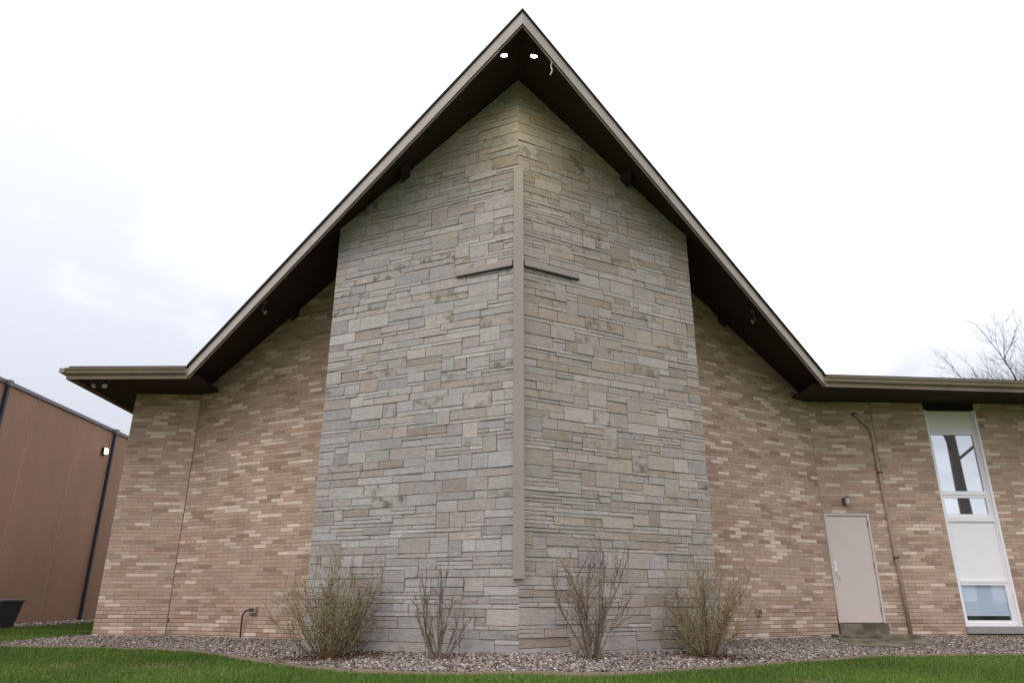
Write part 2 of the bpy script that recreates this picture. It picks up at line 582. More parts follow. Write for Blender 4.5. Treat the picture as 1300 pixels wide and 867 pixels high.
def grass():
    g = np.random.default_rng(9)
    def patch(N, xr, yr, test):
        x = g.uniform(*xr, N); y = g.uniform(*yr, N)
        k = test(x, y)
        return x[k], y[k]
    X, Y = [], []
    a = patch(900000, (-10.5, 11.5), (6.2, 13.7), lambda x, y: (y < edge_y(x) - 0.03) & (y > edge_y(x) - 4.2) & (np.abs(x + 0.44) < 0.76 * y + 0.8))
    X.append(a[0]); Y.append(a[1])
    a = patch(160000, (-12.2, -7.9), (13.6, 27), lambda x, y: (x < XL - 0.05) & ((y > back_y(x) + 0.03) | (x < -9.4)) & (np.abs(x + 0.44) < 0.76 * y + 0.8) & (x > -11.95))
    X.append(a[0]); Y.append(a[1])
    x = np.concatenate(X); y = np.concatenate(Y)
    n = len(x)
    z = ground_np(x, y) - 0.004
    far = np.clip((y - 9) / 12, 0, 1)
    h = (g.uniform(0.02, 0.055, n) + 0.04 * (g.uniform(0, 1, n) < 0.03)) * (1 + 0.25 * np.sin(x * 2.1) * np.cos(y * 1.7))
    wd = g.uniform(0.003, 0.006, n) * (1 + far)
    th = g.uniform(0, 2 * np.pi, n)
    lean = g.uniform(0.0, 0.6, n); la = g.uniform(0, 2 * np.pi, n)
    V = np.zeros((n, 3, 3))
    V[:, 0] = np.stack([x - np.cos(th) * wd, y - np.sin(th) * wd, z], 1)
    V[:, 1] = np.stack([x + np.cos(th) * wd, y + np.sin(th) * wd, z], 1)
    V[:, 2] = np.stack([x + np.cos(la) * h * lean, y + np.sin(la) * h * lean, z + h], 1)
    F = np.arange(n * 3).reshape(n, 3)
    pal = np.array([lin(c) for c in [(104, 132, 54), (92, 120, 48), (120, 144, 66), (78, 104, 42), (176, 166, 116)]])
    # patchy turf: a smooth field picks fresher or duller colours
    fld = np.sin(x * 1.3 + 2 * np.sin(y * 0.9)) + np.sin(y * 2.3 + x * 0.7)
    pick = g.choice(5, n, p=[.32, .28, .21, .16, .03])
    dry = np.exp(-((x + 4.9) ** 2 / .25 + (y - 10.9) ** 2 / .06)) + np.exp(-((x - 3.6) ** 2 / .2 + (y - 9.3) ** 2 / .1)) + np.exp(-((x + 6.5) ** 2 / .1 + (y - 11.6) ** 2 / .05))
    pick = np.where(g.uniform(0, 1, n) < 0.35 * dry + 0.03 * (fld > 1.2), 4, pick)
    c = pal[pick] * g.uniform(0.66, 1.08, (n, 1)) * (1 + 0.1 * fld[:, None])
    C = np.ones((n, 3, 4)); C[:, :, :3] = c[:, None]
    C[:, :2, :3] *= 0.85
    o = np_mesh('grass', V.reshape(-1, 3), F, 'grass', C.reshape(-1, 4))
    tag(o, 'short green lawn grass in front of the gravel bed', 'grass', kind='stuff')
grass()

# ------------------------------------------------------------------ the church
church = empty('church_building', (0, YW, 0), 'tan brick church with a steep gable over a pointed stone prow', 'church')

def frame_of(O, U):
    U = Vector((U[0], U[1], 0)).normalized()
    N = U.cross(Vector((0, 0, 1)))
    flip = False
    if N.y > 0:                                        # outward is towards the lawn (-Y)
        N = -N
        flip = True
    return Vector(O), U, N, flip

def clip(poly, a, b):
    """keep z <= a + b*u"""
    res = []
    n = len(poly)
    for i in range(n):
        p, q = poly[i], poly[(i + 1) % n]
        dp = p[1] - (a + b * p[0]); dq = q[1] - (a + b * q[0])
        if dp <= 0: res.append(p)
        if (dp < 0 < dq) or (dq < 0 < dp):
            t = dp / (dp - dq)
            res.append((p[0] + (q[0] - p[0]) * t, p[1] + (q[1] - p[1]) * t))
    return res

def area(poly):
    return 0.5 * sum(poly[i][0] * poly[(i + 1) % len(poly)][1] - poly[(i + 1) % len(poly)][0] * poly[i][1] for i in range(len(poly)))

def inset(poly, d):
    n = len(poly)
    res = []
    for i in range(n):
        p0, p1, p2 = Vector(poly[i - 1]), Vector(poly[i]), Vector(poly[(i + 1) % n])
        e1 = (p1 - p0); e2 = (p2 - p1)
        if e1.length < 1e-6 or e2.length < 1e-6:
            res.append(tuple(p1)); continue
        e1.normalize(); e2.normalize()
        n1 = Vector((-e1.y, e1.x)); n2 = Vector((-e2.y, e2.x))
        b = n1 + n2
        k = d / max(0.35, (1 + n1.dot(n2)))
        res.append(tuple(p1 + b * k))
    return res

def piece(fr, poly, back, fr_out, chamf, tilt=(0, 0)):
    """one stone or brick: vertices and faces of a chamfered convex block on a wall frame"""
    O, U, N, flip = fr
    n = len(poly)
    ins = inset(poly, chamf)
    cu = sum(p[0] for p in poly) / n; cz = sum(p[1] for p in poly) / n
    def P(p, d): return O + U * p[0] + Vector((0, 0, p[1])) + N * d
    def D(p): return fr_out + tilt[0] * (p[0] - cu) + tilt[1] * (p[1] - cz)
    vs = [P(p, back) for p in poly] + [P(p, D(p) - chamf) for p in poly] + [P(p, D(p)) for p in ins]
    fs = []
    for r in range(2):
        for i in range(n):
            j = (i + 1) % n
            fs.append((r * n + i, r * n + j, (r + 1) * n + j, (r + 1) * n + i))
    fs.append(tuple(range(2 * n, 3 * n)))
    if flip:
        fs = [tuple(reversed(f)) for f in fs]
    return vs, fs

def camdist(vs):
    c = sum((Vector(v) for v in vs), Vector()) / len(vs)
    return (c - CAMLOC).length, c

# ---- stone prow -------------------------------------------------------------
LEN_S = XS * math.sqrt(1 + T * T)
def stone_palette(side, h, g):
    cool = [(180, 175, 166), (186, 181, 171), (173, 168, 160), (190, 185, 176), (176, 173, 168), (183, 178, 167)]
    warm = [(183, 172, 157), (178, 167, 153), (185, 175, 161), (180, 168, 157)]
    brown = [(172, 158, 140), (167, 152, 134), (176, 163, 146)]
    if h == 1: base = [(196, 191, 183), (190, 185, 176), (184, 178, 168), (188, 179, 166)]
    else:
        p = g.random()
        wc = 0.66 if side < 0 else 0.48
        ww = 0.26 if side < 0 else 0.27
        base = cool if p < wc else (warm if p < wc + ww else brown)
    c = g.choice(base)
    mean = (166, 162, 156) if side < 0 else (167, 156, 142)
    keep = 0.6
    c = [m_ + (v - m_) * keep for v, m_ in zip(c, mean)]
    k = g.uniform(0.92, 1.02)
    c = lin([min(255, v * k * q) for v, q in zip(c, (1.0, 0.985, 1.005))])
    stain = g.uniform(0.25, 0.75) if (h >= 2 and g.random() < 0.2) else (0.12 if g.random() < 0.4 else 0.0)
    return (*c, stain)

def stone_face(side, seed):
    g = random.Random(seed)
    fr = frame_of((0, YC, 0), (side, T))
    du, dz = 0.043, 0.056
    nc = int(LEN_S / du)
    du = LEN_S / nc
    rows = [-0.21]
    while rows[-1] < 9.4:
        rows.append(rows[-1] + dz * g.uniform(0.86, 1.16))
    sky_ = [0] * nc
    pieces = []
    slope = -MS / math.sqrt(1 + T * T)
    while True:
        lo = min(sky_)
        i0 = sky_.index(lo)
        i1 = i0
        while i1 < nc and sky_[i1] == lo: i1 += 1
        if rows[lo] > ZS + 0.05 + slope * (i0 * du) + 0.02:
            # above the soffit here: close this run
            if all(rows[s] > ZS + slope * (k * du) for k, s in enumerate(sky_)): break
            for k in range(i0, i1): sky_[k] = lo + 1
            if lo + 1 >= len(rows) - 6: break
            continue
        if lo >= len(rows) - 6: break
        run = i1 - i0
        h = g.choices([1, 2, 3, 4], [0.30, 0.36, 0.23, 0.11])[0]
        # tie in with a neighbouring height often, so long bed joints appear
        nb = [s - lo for s in ((sky_[i0 - 1] if i0 > 0 else 0), (sky_[i1] if i1 < nc else 0)) if 1 <= s - lo <= 4]
        if nb and g.random() < 0.55: h = g.choice(nb)
        Lr = {1: (5, 16), 2: (5, 17), 3: (5, 15), 4: (5, 13)}[h]
        w_ = g.randint(*Lr)
        if run - w_ < 4: w_ = run if run <= 18 else run // 2
        w_ = min(w_, run)
        u0, u1 = i0 * du, (i0 + w_) * du
        z0, z1 = rows[lo], rows[lo + h]
        for k in range(i0, i0 + w_): sky_[k] = lo + h
        j = 0.0034
        jt = lambda: g.uniform(-0.0025, 0.0025)
        e0 = 0.001 if i0 == 0 else j
        e1 = 0.0 if i0 + w_ == nc else j
        poly = [(u0 + e0, z0 + j + jt()), (u1 - e1 , z0 + j + jt()), (u1 - e1, z1 - j + jt()), (u0 + e0, z1 - j + jt())]
        poly = clip(poly, ZS + 0.03, slope)
        if len(poly) < 3 or area(poly) < 4e-4: continue
        proud = g.uniform(-0.004, 0.010)
        vs, fs = piece(fr, poly, -0.03, proud, 0.004, (g.uniform(-0.02, 0.02), g.uniform(-0.05, 0.05)))
        d, c = camdist(vs)
        pieces.append((area(poly) / d ** 2 * (0 if c.z < 0.05 else 1), vs, fs, stone_palette(side, h, g)))
    return pieces

def stone_prow():
    # mortar core: plan ring swept up, top cut by the soffit plane
    m = MB()
    k = 0.014
    for s in (-1, 1):
        ring = [(0, YC + k), (s * (XS - k * 0.6), YS + k * 0.6), (s * (XS - k * 0.6), 13.3), (0, 13.3)]
        n = 4
        top = [(x, y, ZS + 0.04 - MS * abs(x)) for x, y in ring]
        bot = [(x, y, -0.3) for x, y in ring]
        fs = [(0, 1, 2, 3), (7, 6, 5, 4)] + [(i, 4 + i, 4 + (i + 1) % n, (i + 1) % n) for i in range(n)]
        if s > 0: fs = [tuple(reversed(f)) for f in fs]
        m.add(bot + top, fs)
    wall = m.build('stone_wall', 'stone_mortar', church)
    wall['label'] = 'pointed prow of pale grey and tan coursed stone'
    allp = stone_face(-1, 21) + stone_face(1, 34)
    # the return of each flank is built of the same stone (quoin courses)
    g = random.Random(77)
    for s in (-1, 1):
        z = -0.2
        while z < ZS - MS * XS:
            h = g.choice([0.052, 0.104, 0.156, 0.208])
            z1 = min(z + h, ZS + 0.03 - MS * XS)
            y = YS + 0.012
            while y < 12.98:
                y1 = min(y + g.uniform(0.2, 0.5), 13.0)
                x = s * XS
                b = MB().box((x - s * 0.03, y, z + 0.004), (x + s * 0.002, y1 - 0.008, z1 - 0.004))
                d, c = camdist(b.v)
                allp.append((0, b.v, b.f, stone_palette(s, 2, g)))
                y = y1
            z = z1
    allp.sort(key=lambda t: -t[0])
    for (_, vs, fs, c) in allp[:300]:
        MB().add(vs, fs, c).build('stone', 'stone', wall)
    m = MB()
    for (_, vs, fs, c) in allp[300:]:
        m.add(vs, fs, c)
    tag(m.build('stonework', 'stone', wall), kind='stuff')
stone_prow()

# ---- brick walls --------------------------------------------------------------
BL, BH, JT = 0.3048, 0.0677, 0.008
ALLB = []
def brick_colour(g):
    p = g.random()
    if p < 0.16: c = g.choice([(204, 186, 167), (198, 180, 161), (209, 193, 174)])
    elif p < 0.30: c = g.choice([(158, 136, 117), (152, 130, 111), (160, 137, 116)])
    elif p < 0.35: c = g.choice([(176, 148, 128), (170, 143, 124)])
    else: c = g.choice([(177, 156, 136), (173, 152, 133), (181, 160, 140), (169, 149, 130)])
    k = g.uniform(0.97, 1.03)
    return (*lin([v * k * q for v, q in zip(c, (1.055, 1.032, 1.045))]), 0)

def brick_fill(wall, fr, u0, u1, z0, ztop, lim, openings, seed, cap=True):
    """running bond from u0 to u1; lim=(a,b): z <= a+b*u; openings=[(ua,ub,za,zb)]"""
    g = random.Random(seed)
    row = 0
    z = z0
    while z < ztop - 0.01:
        zb, zt = z + JT / 2, min(z + BH - JT / 2, ztop)
        off = (row % 2) * BL / 2 + (g.choice([-1, 0, 1]) * BL / 6 if g.random() < 0.3 else 0)
        u = u0 - off
        while u < u1:
            a, b = max(u, u0), min(u + BL, u1)
            u += BL
            segs = [(a, b)]
            for (oa, ob, oz0, oz1) in openings:
                if zt > oz0 + 0.012 and zb < oz1 - 0.012:
                    ns = []
                    for (p, q) in segs:
                        if q <= oa or p >= ob: ns.append((p, q)); continue
                        if p < oa: ns.append((p, oa))
                        if q > ob: ns.append((ob, q))
                    segs = ns
            for (p, q) in segs:
                if q - p < 0.03: continue
                j = JT / 2
                j = 0.0028
                poly = [(p + j, zb), (q - j, zb), (q - j, zt), (p + j, zt)]
                if lim: poly = clip(poly, *lim)
                if len(poly) < 3 or area(poly) < 2e-4: continue
                vs, fs = piece(fr, poly, -0.02, g.uniform(-0.0012, 0.0012), 0.0015)
                d, c = camdist(vs)
                full = (q - p) > 0.29
                x = (c - CAMLOC)
                vis = full and 0.1 < c.z and abs(c.x) < 10
                # behind the shrubs little shows
                if 2.6 < abs(c.x) < 3.9 and c.z < 1.5: vis = False
                ALLB.append(((1 / d ** 2) if vis else 0, vs, fs, brick_colour(g), wall))
        z += BH
        row += 1

def poly_wall(name, ring_xy_z, m='brick_mortar'):
    """wall body from plan corners each with its own top"""
    b = MB()
    n = len(ring_xy_z)
    bot = [(x, y, -0.35) for x, y, z in ring_xy_z]
    top = [(x, y, z) for x, y, z in ring_xy_z]
    ar = area([(x, y) for x, y, z in ring_xy_z])
    fs = [tuple(range(n - 1, -1, -1)), tuple(range(n, 2 * n))] + [(i, (i + 1) % n, n + (i + 1) % n, n + i) for i in range(n)]
    if ar < 0: fs = [tuple(reversed(f)) for f in fs]
    b.add(bot + top, fs)
    return b

RC = 0.0055
def brick_walls():
    # gable walls: from the joint inwards, behind the stone prow
    for s in (-1, 1):
        xi = 2.95
        yi = YW - TB * (XJ - xi)
        nl = math.sqrt(1 + TB * TB)
        nx, ny = s * TB / nl, -1 / nl                 # outward normal
        p0 = (s * XJ, YW); p1 = (s * xi, yi)
        off = lambda p, d: (p[0] + nx * d, p[1] + ny * d)
        zt = lambda x: ZS + 0.05 - MS * abs(x)
        ring = [(*off(p0, -RC), zt(XJ)), (*off(p1, -RC), zt(xi)), (*off(p1, -0.25), zt(xi)), (*off(p0, -0.25), zt(XJ))]
        wall = poly_wall('brick_wall', ring).build('brick_wall', 'brick_mortar', church)
        wall['label'] = 'angled tan brick wall rising under the sloping roof'
        fr = frame_of((s * XJ, YW, 0), (-s, -TB))
        Lg = (XJ - xi) * nl
        brick_fill(wall, fr, 0.0 if s > 0 else 0.006, Lg, -0.2708, 9.0, (ZS + 0.03 - MS * XJ, MS / nl), [], 5 + s)
    # left wing
    wall = poly_wall('brick_wall', [(XL + RC, YW + RC, ZWS + 0.03), (-XJ - 0.004, YW + RC, ZWS + 0.03), (-XJ - 0.004, YW + 0.25, ZWS + 0.03), (XL + RC, YW + 0.25, ZWS + 0.03)]).build('brick_wall', 'brick_mortar', church)
    wall['label'] = 'narrow tan brick wall at the building corner'
    brick_fill(wall, frame_of((-XJ, YW, 0), (-1, 0)), 0.006, -XL - XJ, -0.2708, ZWS + 0.01, None, [], 15)
    # side wall running back from the corner
    side = MB().box((XL + RC, YW + 0.25, -0.35), (XL + 0.25, BACK, ZWS + 0.03)).build('brick_wall', 'brick_mortar', church)
    g = random.Random(3)
    m = MB()
    z, row = -0.2708, 0
    while z < ZWS:
        y = YW - (row % 2) * BL / 2
        while y < YW + 9:
            y0 = max(y, YW + 0.001); y += BL
            if y - y0 > 0.05:
                m.box((XL, y0 + 0.004, z + 0.004), (XL + 0.02, y - 0.004, min(z + BH - 0.004, ZWS + 0.01)), brick_colour(g))
        z += BH; row += 1
    tag(m.build('side_brickwork', 'brick', side), kind='stuff')
    # right wing with the door and window openings
    D0, D1, DT = XJ + 0.024, XJ + 0.964, 2.3695
    W0, W1 = 8.99, 10.12
    b = MB()
    ya, yb, zt = YW + RC, YW + 0.25, ZWS + 0.03
    b.box((XJ + 0.002, ya, -0.35), (D0 - 0.002, yb, zt))
    b.box((D0 - 0.002, ya, DT + 0.004), (D1 + 0.002, yb, zt))
    b.box((D0 - 0.002, ya, -0.35), (D1 + 0.002, yb, 0.06))
    b.box((D1 + 0.002, ya, -0.35), (W0 - 0.002, yb, zt))
    b.box((W0 - 0.002, ya, -0.35), (W1 + 0.002, yb, 0.075))
    b.box((W1 + 0.002, ya, -0.35), (XR, yb, zt))
    wall = b.build('brick_wall', 'brick_mortar', church)
    wall['label'] = 'long low tan brick wing wall with the door and window'
    brick_fill(wall, frame_of((XJ, YW, 0), (1, 0)), 0.004, 7.822 - XJ - 0.003, -0.2708, ZWS + 0.01, None, [(D0 - XJ, D1 - XJ, 0.06, DT)], 25)
    brick_fill(wall, frame_of((XJ, YW, 0), (1, 0)), 7.822 - XJ + 0.003, XR - XJ, -0.2708, ZWS + 0.01, None, [(W0 - XJ, W1 - XJ, 0.075, 9)], 26)
    ALLB.sort(key=lambda t: -t[0])
    for (_, vs, fs, c, wl) in ALLB[:300]:
        MB().add(vs, fs, c).build('brick', 'brick', wl)
    m = MB()
    for (_, vs, fs, c, wl) in ALLB[300:]:
        m.add(vs, fs, c)
    tag(m.build('brickwork', 'brick', church), kind='stuff')
    # control joints (sealant)
    MB().box((-XJ - 0.004, YW - 0.001, -0.2), (-XJ + 0.006, YW + 0.012, ZWS)).build('control_joint', 'pipe_dark', church)
    MB().box((7.816, YW + 0.001, -0.2), (7.828, YW + 0.011, ZWS)).build('control_joint', 'pipe_dark', church)
    return D0, D1, DT, W0, W1
D0, D1, DT, W0, W1 = brick_walls()

# ---- roof -------------------------------------------------------------------
def roof():
    # slab of each slope; the underside is the dark soffit
    th = 0.16
    main = None
    for s in (-1, 1):
        def zb(x): return ZS - MS * abs(x)
        ring = [(0, YA + 0.05), (s * XE, YE + 0.05), (s * XE, BACK), (0, BACK)]
        b = MB()
        bot = [(x, y, zb(x)) for x, y in ring]; top = [(x, y, zb(x) + th) for x, y in ring]
        fs = [(3, 2, 1, 0), (4, 5, 6, 7)] + [(i, (i + 1) % 4, 4 + (i + 1) % 4, 4 + i) for i in range(4)]
        if s < 0: fs = [tuple(reversed(f)) for f in fs]
        b.add(bot + top, fs)
        rf = b.build('roof', 'soffit', church)
        rf['label'] = 'steep roof slope with a dark brown boarded underside'
        # shingles
        b = MB()
        e = 0.03
        ring = [(0, YA - e), (s * (XE + 0.03), YE - e), (s * (XE + 0.03), BACK), (0, BACK)]
        z0 = ZA + 0.262 - (ZS)                        # top of fascia above the soffit plane
        bot = [(x, y, zb(x) + z0) for x, y in ring]; top = [(x, y, zb(x) + z0 + 0.035) for x, y in ring]
        b.add(bot + top, fs)
        b.build('shingles', 'shingle', rf)
        # rake fascia board
        fz = ZA; zf = lambda x: ZA - MS * abs(x)
        d = Vector((s * XE, YE - YA, 0)).normalized()
        n = Vector((d.y, -d.x, 0))
        if n.y > 0: n = -n
        a = Vector((0, YA, 0)); c = Vector((s * XE, YE, 0))
        a2 = a + Vector((0, 0.055, 0)); c2 = c - n * 0.04
        b = MB()
        vs = [(a.x, a.y, zf(0)), (c.x, c.y, zf(XE)), (c2.x, c2.y, zf(XE)), (a2.x, a2.y, zf(0))]
        vs += [(x, y, z + 0.258) for x, y, z in vs]
        b.add(vs, fs)
        fa = b.build('rake_fascia', 'fascia', rf)
        # drip trim along the bottom edge
        b = MB()
        a1 = a + n * 0.012 if False else a + Vector((0, -0.014, 0)); c1 = c + n * 0.012
        vs = [(a1.x, a1.y, zf(0) - 0.004), (c1.x, c1.y, zf(XE) - 0.004), (c.x, c.y, zf(XE) - 0.004), (a.x, a.y, zf(0) - 0.004)]
        vs = vs + [(x, y, z + 0.022) for x, y, z in vs]
        b.add(vs, fs)
        b.build('drip_trim', 'soffit', rf)
        # purlin ends carrying the overhang
        for px in (1.93, 4.35):
            yf = max(YA + (YE - YA) / XE * px + 0.12, wall_y(px) - 0.28)
            yb_ = wall_y(px) + 0.3
            b = MB()
            w2 = 0.07
            vs = []
            for x in (px - w2, px + w2):
                zz = ZS - MS * x
                vs += [(s * x, yf, zz - 0.13), (s * x, yb_, zz - 0.13), (s * x, yb_, zz + 0.01), (s * x, yf, zz + 0.01)]
            f2 = [(0, 1, 2, 3), (7, 6, 5, 4), (0, 4, 5, 1), (1, 5, 6, 2), (2, 6, 7, 3), (3, 7, 4, 0)]
            if s > 0: f2 = [tuple(reversed(f)) for f in f2]
            b.add(vs, f2)
            b.build('purlin', 'soffit', rf)
        main = rf
    # wings: flat soffits, low roofs, fascia and gutter
    for s, xend in ((-1, 8.52), (1, XR + 0.3)):
        b = MB()
        b.box((s * (XE - 0.22), YE + 0.04, ZWS), (s * xend, YW + 0.4, ZWS + 0.05))
        if s < 0: b.box((-xend, YW + 0.4, ZWS), (XL + 0.1, BACK, ZWS + 0.05))
        wr = b.build('wing_roof', 'soffit', church)
        wr['label'] = 'flat dark soffit and low roof over the brick wing'
        drop = lambda x: -0.018 * (abs(x) - XE)
        def bar(prof, x0, x1, nm, mt, dx0=0.0):
            """profile in (y, z) swept along x with a slight fall"""
            n = len(prof)
            bb = MB()
            va = [(s * x0, y, z + drop(x0)) for y, z in prof]
            vb = [(s * x1, y, z + drop(x1)) for y, z in prof]
            ff = [tuple(range(n - 1, -1, -1)), tuple(range(n, 2 * n))] + [(i, (i + 1) % n, n + (i + 1) % n, n + i) for i in range(n)]
            if s < 0: ff = [tuple(reversed(f)) for f in ff]
            bb.add(va + vb, ff)
            return bb.build(nm, mt, wr)
        bar([(YE, ZE), (YE + 0.036, ZE), (YE + 0.036, ZE + 0.21), (YE, ZE + 0.21)], XE + 0.004, xend, 'eave_fascia', 'gutter')
        gz = ZE + 0.085
        gp = [(YE - 0.002, gz), (YE - 0.06, gz), (YE - 0.075, gz + 0.018), (YE - 0.082, gz + 0.05), (YE - 0.105, gz + 0.078),
              (YE - 0.118, gz + 0.092), (YE - 0.118, gz + 0.108), (YE - 0.104, gz + 0.108), (YE - 0.104, gz + 0.098), (YE - 0.09, gz + 0.086),
              (YE - 0.068, gz + 0.055), (YE - 0.06, gz + 0.022), (YE - 0.052, gz + 0.008), (YE - 0.008, gz + 0.008), (YE - 0.008, gz + 0.112), (YE - 0.002, gz + 0.112)]
        bar(gp, XE + 0.03, xend + (0.02 if s < 0 else 0), 'gutter', 'gutter')
        bb = MB()
        y0, y1 = YE - 0.03, BACK
        zz = ZE + 0.212
        ring = [(s * (XE + 0.035), y0, zz), (s * (XE + 0.035), y1, zz + 0.5), (s * xend, y1, zz + 0.5 + drop(xend)), (s * xend, y0, zz + drop(xend))]
        bb.extrude(ring, (0, 0, 0.035))
        bb.build('shingles', 'shingle', wr)
        if s < 0:     # eave along the flank
            MB().box((-xend - 0.03, YE + 0.001, ZE - 0.045), (-xend - 0.001, BACK, ZE + 0.165)).build('eave_fascia', 'gutter', wr)
            gb = MB()
            gb.box((-xend - 0.13, YE - 0.1, ZE + 0.06), (-xend - 0.032, BACK, ZE + 0.145))
            gb.build('gutter', 'gutter', wr)
roof()

# ---- door, step --------------------------------------------------------------
def door():
    z0 = 0.275
    yd = YW + 0.028
    b = MB()
    b.box((D0 + 0.045, yd, z0 + 0.006), (D1 - 0.045, yd + 0.045, DT - 0.045))
    dr = b.build('door', 'door', church, bevel=0.003)
    dr['label'] = 'flush pinkish grey metal door'
    f = MB()
    f.box((D0 + 0.002, YW - 0.003, z0), (D0 + 0.043, YW + 0.13, DT - 0.002))
    f.box((D1 - 0.043, YW - 0.003, z0), (D1 - 0.002, YW + 0.13, DT - 0.002))
    f.box((D0 + 0.0435, YW - 0.003, DT - 0.042), (D1 - 0.0435, YW + 0.13, DT - 0.002))
    f.build('door_frame', 'door_frame', dr)
    MB().box((D0 + 0.0435, YW + 0.0, z0 - 0.012), (D1 - 0.0435, YW + 0.13, z0 + 0.004)).build('threshold', 'pipe_dark', dr)
    MB().box((D0 + 0.03, YW + 0.12, z0), (D1 - 0.03, YW + 0.14, DT)).build('door_backing', 'dark_gap', dr)
    for z in (0.5, 1.35, 2.16):
        MB().tube([(D1 - 0.048, yd - 0.008, z - 0.055), (D1 - 0.048, yd - 0.008, z + 0.055)], 0.008, 8).build('hinge', 'lamp_grey', dr, smooth=False)
    hx = D0 + 0.10
    h = MB().box((hx - 0.032, yd - 0.008, 1.19), (hx + 0.032, yd - 0.0005, 1.42)).build('handle_plate', 'steel', dr, bevel=0.004)
    MB().tube([(hx, yd - 0.008, 1.36), (hx, yd - 0.022, 1.36)], 0.014, 10).build('lock_cylinder', 'steel', dr)
    lv = MB()
    lv.tube([(hx + 0.005, yd - 0.008, 1.22), (hx + 0.005, yd - 0.05, 1.22)], 0.012, 10)
    lv.tube([(hx + 0.002, yd - 0.05, 1.225), (hx + 0.02, yd - 0.055, 1.15), (hx + 0.03, yd - 0.05, 1.08)], [0.011, 0.009, 0.008], 8)
    lv.build('lever', 'steel', dr, smooth=True)
    # concrete under the door and the step
    MB().box((D0 + 0.001, YW - 0.02, 0.062), (D1 + 0.03, YW + 0.2, 0.262)).build('door_sill', 'concrete', church, bevel=0.006)
    MB().box((6.22, YW - 0.42, -0.2), (7.83, YW - 0.021, 0.075)).build('door_step', 'concrete', church, bevel=0.012)
    # ground pad with worn edges
    n = len(PAD)
    b = MB()
    g = random.Random(4)
    ring = []
    for i in range(n):
        (x0, y0), (x1, y1) = PAD[i], PAD[(i + 1) % n]
        for k in range(6):
            t = k / 6
            x = x0 + (x1 - x0) * t + g.uniform(-.02, .02); y = min(y0 + (y1 - y0) * t + g.uniform(-.02, .02), 14.74)
            ring.append((x, y))
    bot = [(x, y, ground(x, y) - 0.1) for x, y in ring]
    top = [(x, y, ground(x, y) + 0.045) for x, y in ring]
    cx, cy = 6.9, 14.1
    k = len(ring)
    vs = bot + top + [(cx, cy, ground(cx, cy) + 0.05)]
    fs = [(i, (i + 1) % k, k + (i + 1) % k, k + i) for i in range(k)] + [(k + i, k + (i + 1) % k, 2 * k) for i in range(k)]
    b.add(vs, fs)
    tag(b.build('concrete_pad', 'concrete'), kind='structure')
door()

# ---- tall window strip --------------------------------------------------------
def window():
    yf = YW + 0.06                                     # face of the frame, set back in the wall
    yb = YW + 0.14
    f = MB()
    zt, zb = 4.565, 0.215
    jl, jr = W0 + 0.045, W1 - 0.075
    f.box((W0, YW - 0.004, zb), (jl, yb, zt))          # left jamb
    f.box((jr + 0.03, YW - 0.012, zb), (W1, yb, zt))   # right cover strip
    f.box((jr, yf - 0.02, zb), (jr + 0.0295, yb, zt))  # right jamb
    win = f.build('window', 'window_white', church)
    win['label'] = 'tall narrow white window strip with panels and panes'
    def part(nm, m, x0, x1, z0, z1, y0, y1, parent=win, bev=0.0):
        return MB().box((x0, y0, z0), (x1, y1, z1)).build(nm, m, parent, bevel=bev)
    a, b_ = jl + 0.0005, jr - 0.0005
    part('header', 'dark_gap', W0, W1, 4.566, ZWS + 0.02, YW + 0.03, yb)
    part('panel', 'window_green', a, b_, 4.135, 4.564, yf + 0.01, yb)
    part('transom', 'window_white', a, b_, 4.09, 4.131, yf - 0.012, yb)
    def pane(z0, z1, rail, glass, yo):
        p = MB()
        p.box((a, yf, z0), (a + rail, yf + 0.06, z1))
        p.box((b_ - rail, yf, z0), (b_, yf + 0.06, z1))
        p.box((a + rail, yf, z0), (b_ - rail, yf + 0.06, z0 + rail))
        p.box((a + rail, yf, z1 - rail), (b_ - rail, yf + 0.06, z1))
        p.build('sash', 'window_white', win)
        part('pane', glass, a + rail, b_ - rail, z0 + rail, z1 - rail, yf + yo, yf + yo + 0.006)
    pane(2.80, 4.088, 0.045, 'glass_mirror', 0.03)
    part('transom', 'window_white', a, b_, 2.762, 2.797, yf - 0.012, yb)
    pane(2.32, 2.76, 0.055, 'glass_mirror', 0.025)
    part('transom', 'window_white', a, b_, 2.225, 2.318, yf - 0.02, yb)
    part('panel', 'window_white', a, b_, 1.075, 2.223, yf + 0.012, yb)
    part('transom', 'window_white', a, b_, 1.035, 1.073, yf - 0.012, yb)
    pane(0.275, 1.033, 0.05, 'glass_clear', 0.02)
    bl = MB()
    z = 0.985
    while z > 0.42:
        bl.add([(a + 0.055, yf + 0.055, z), (b_ - 0.055, yf + 0.055, z), (b_ - 0.055, yf + 0.043, z - 0.027), (a + 0.055, yf + 0.043, z - 0.027)], [(0, 1, 2, 3)])
        z -= 0.025
    bl.build('blind', 'blind', win)
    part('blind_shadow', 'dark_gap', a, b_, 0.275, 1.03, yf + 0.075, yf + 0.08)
    part('transom', 'window_white', a, b_, 0.217, 0.273, yf - 0.02, yb)
    MB().box((W0 - 0.02, YW - 0.05, 0.085), (W1 + 0.06, YW + 0.16, 0.212)).build('sill', 'concrete_sill', win, bevel=0.006)
window()

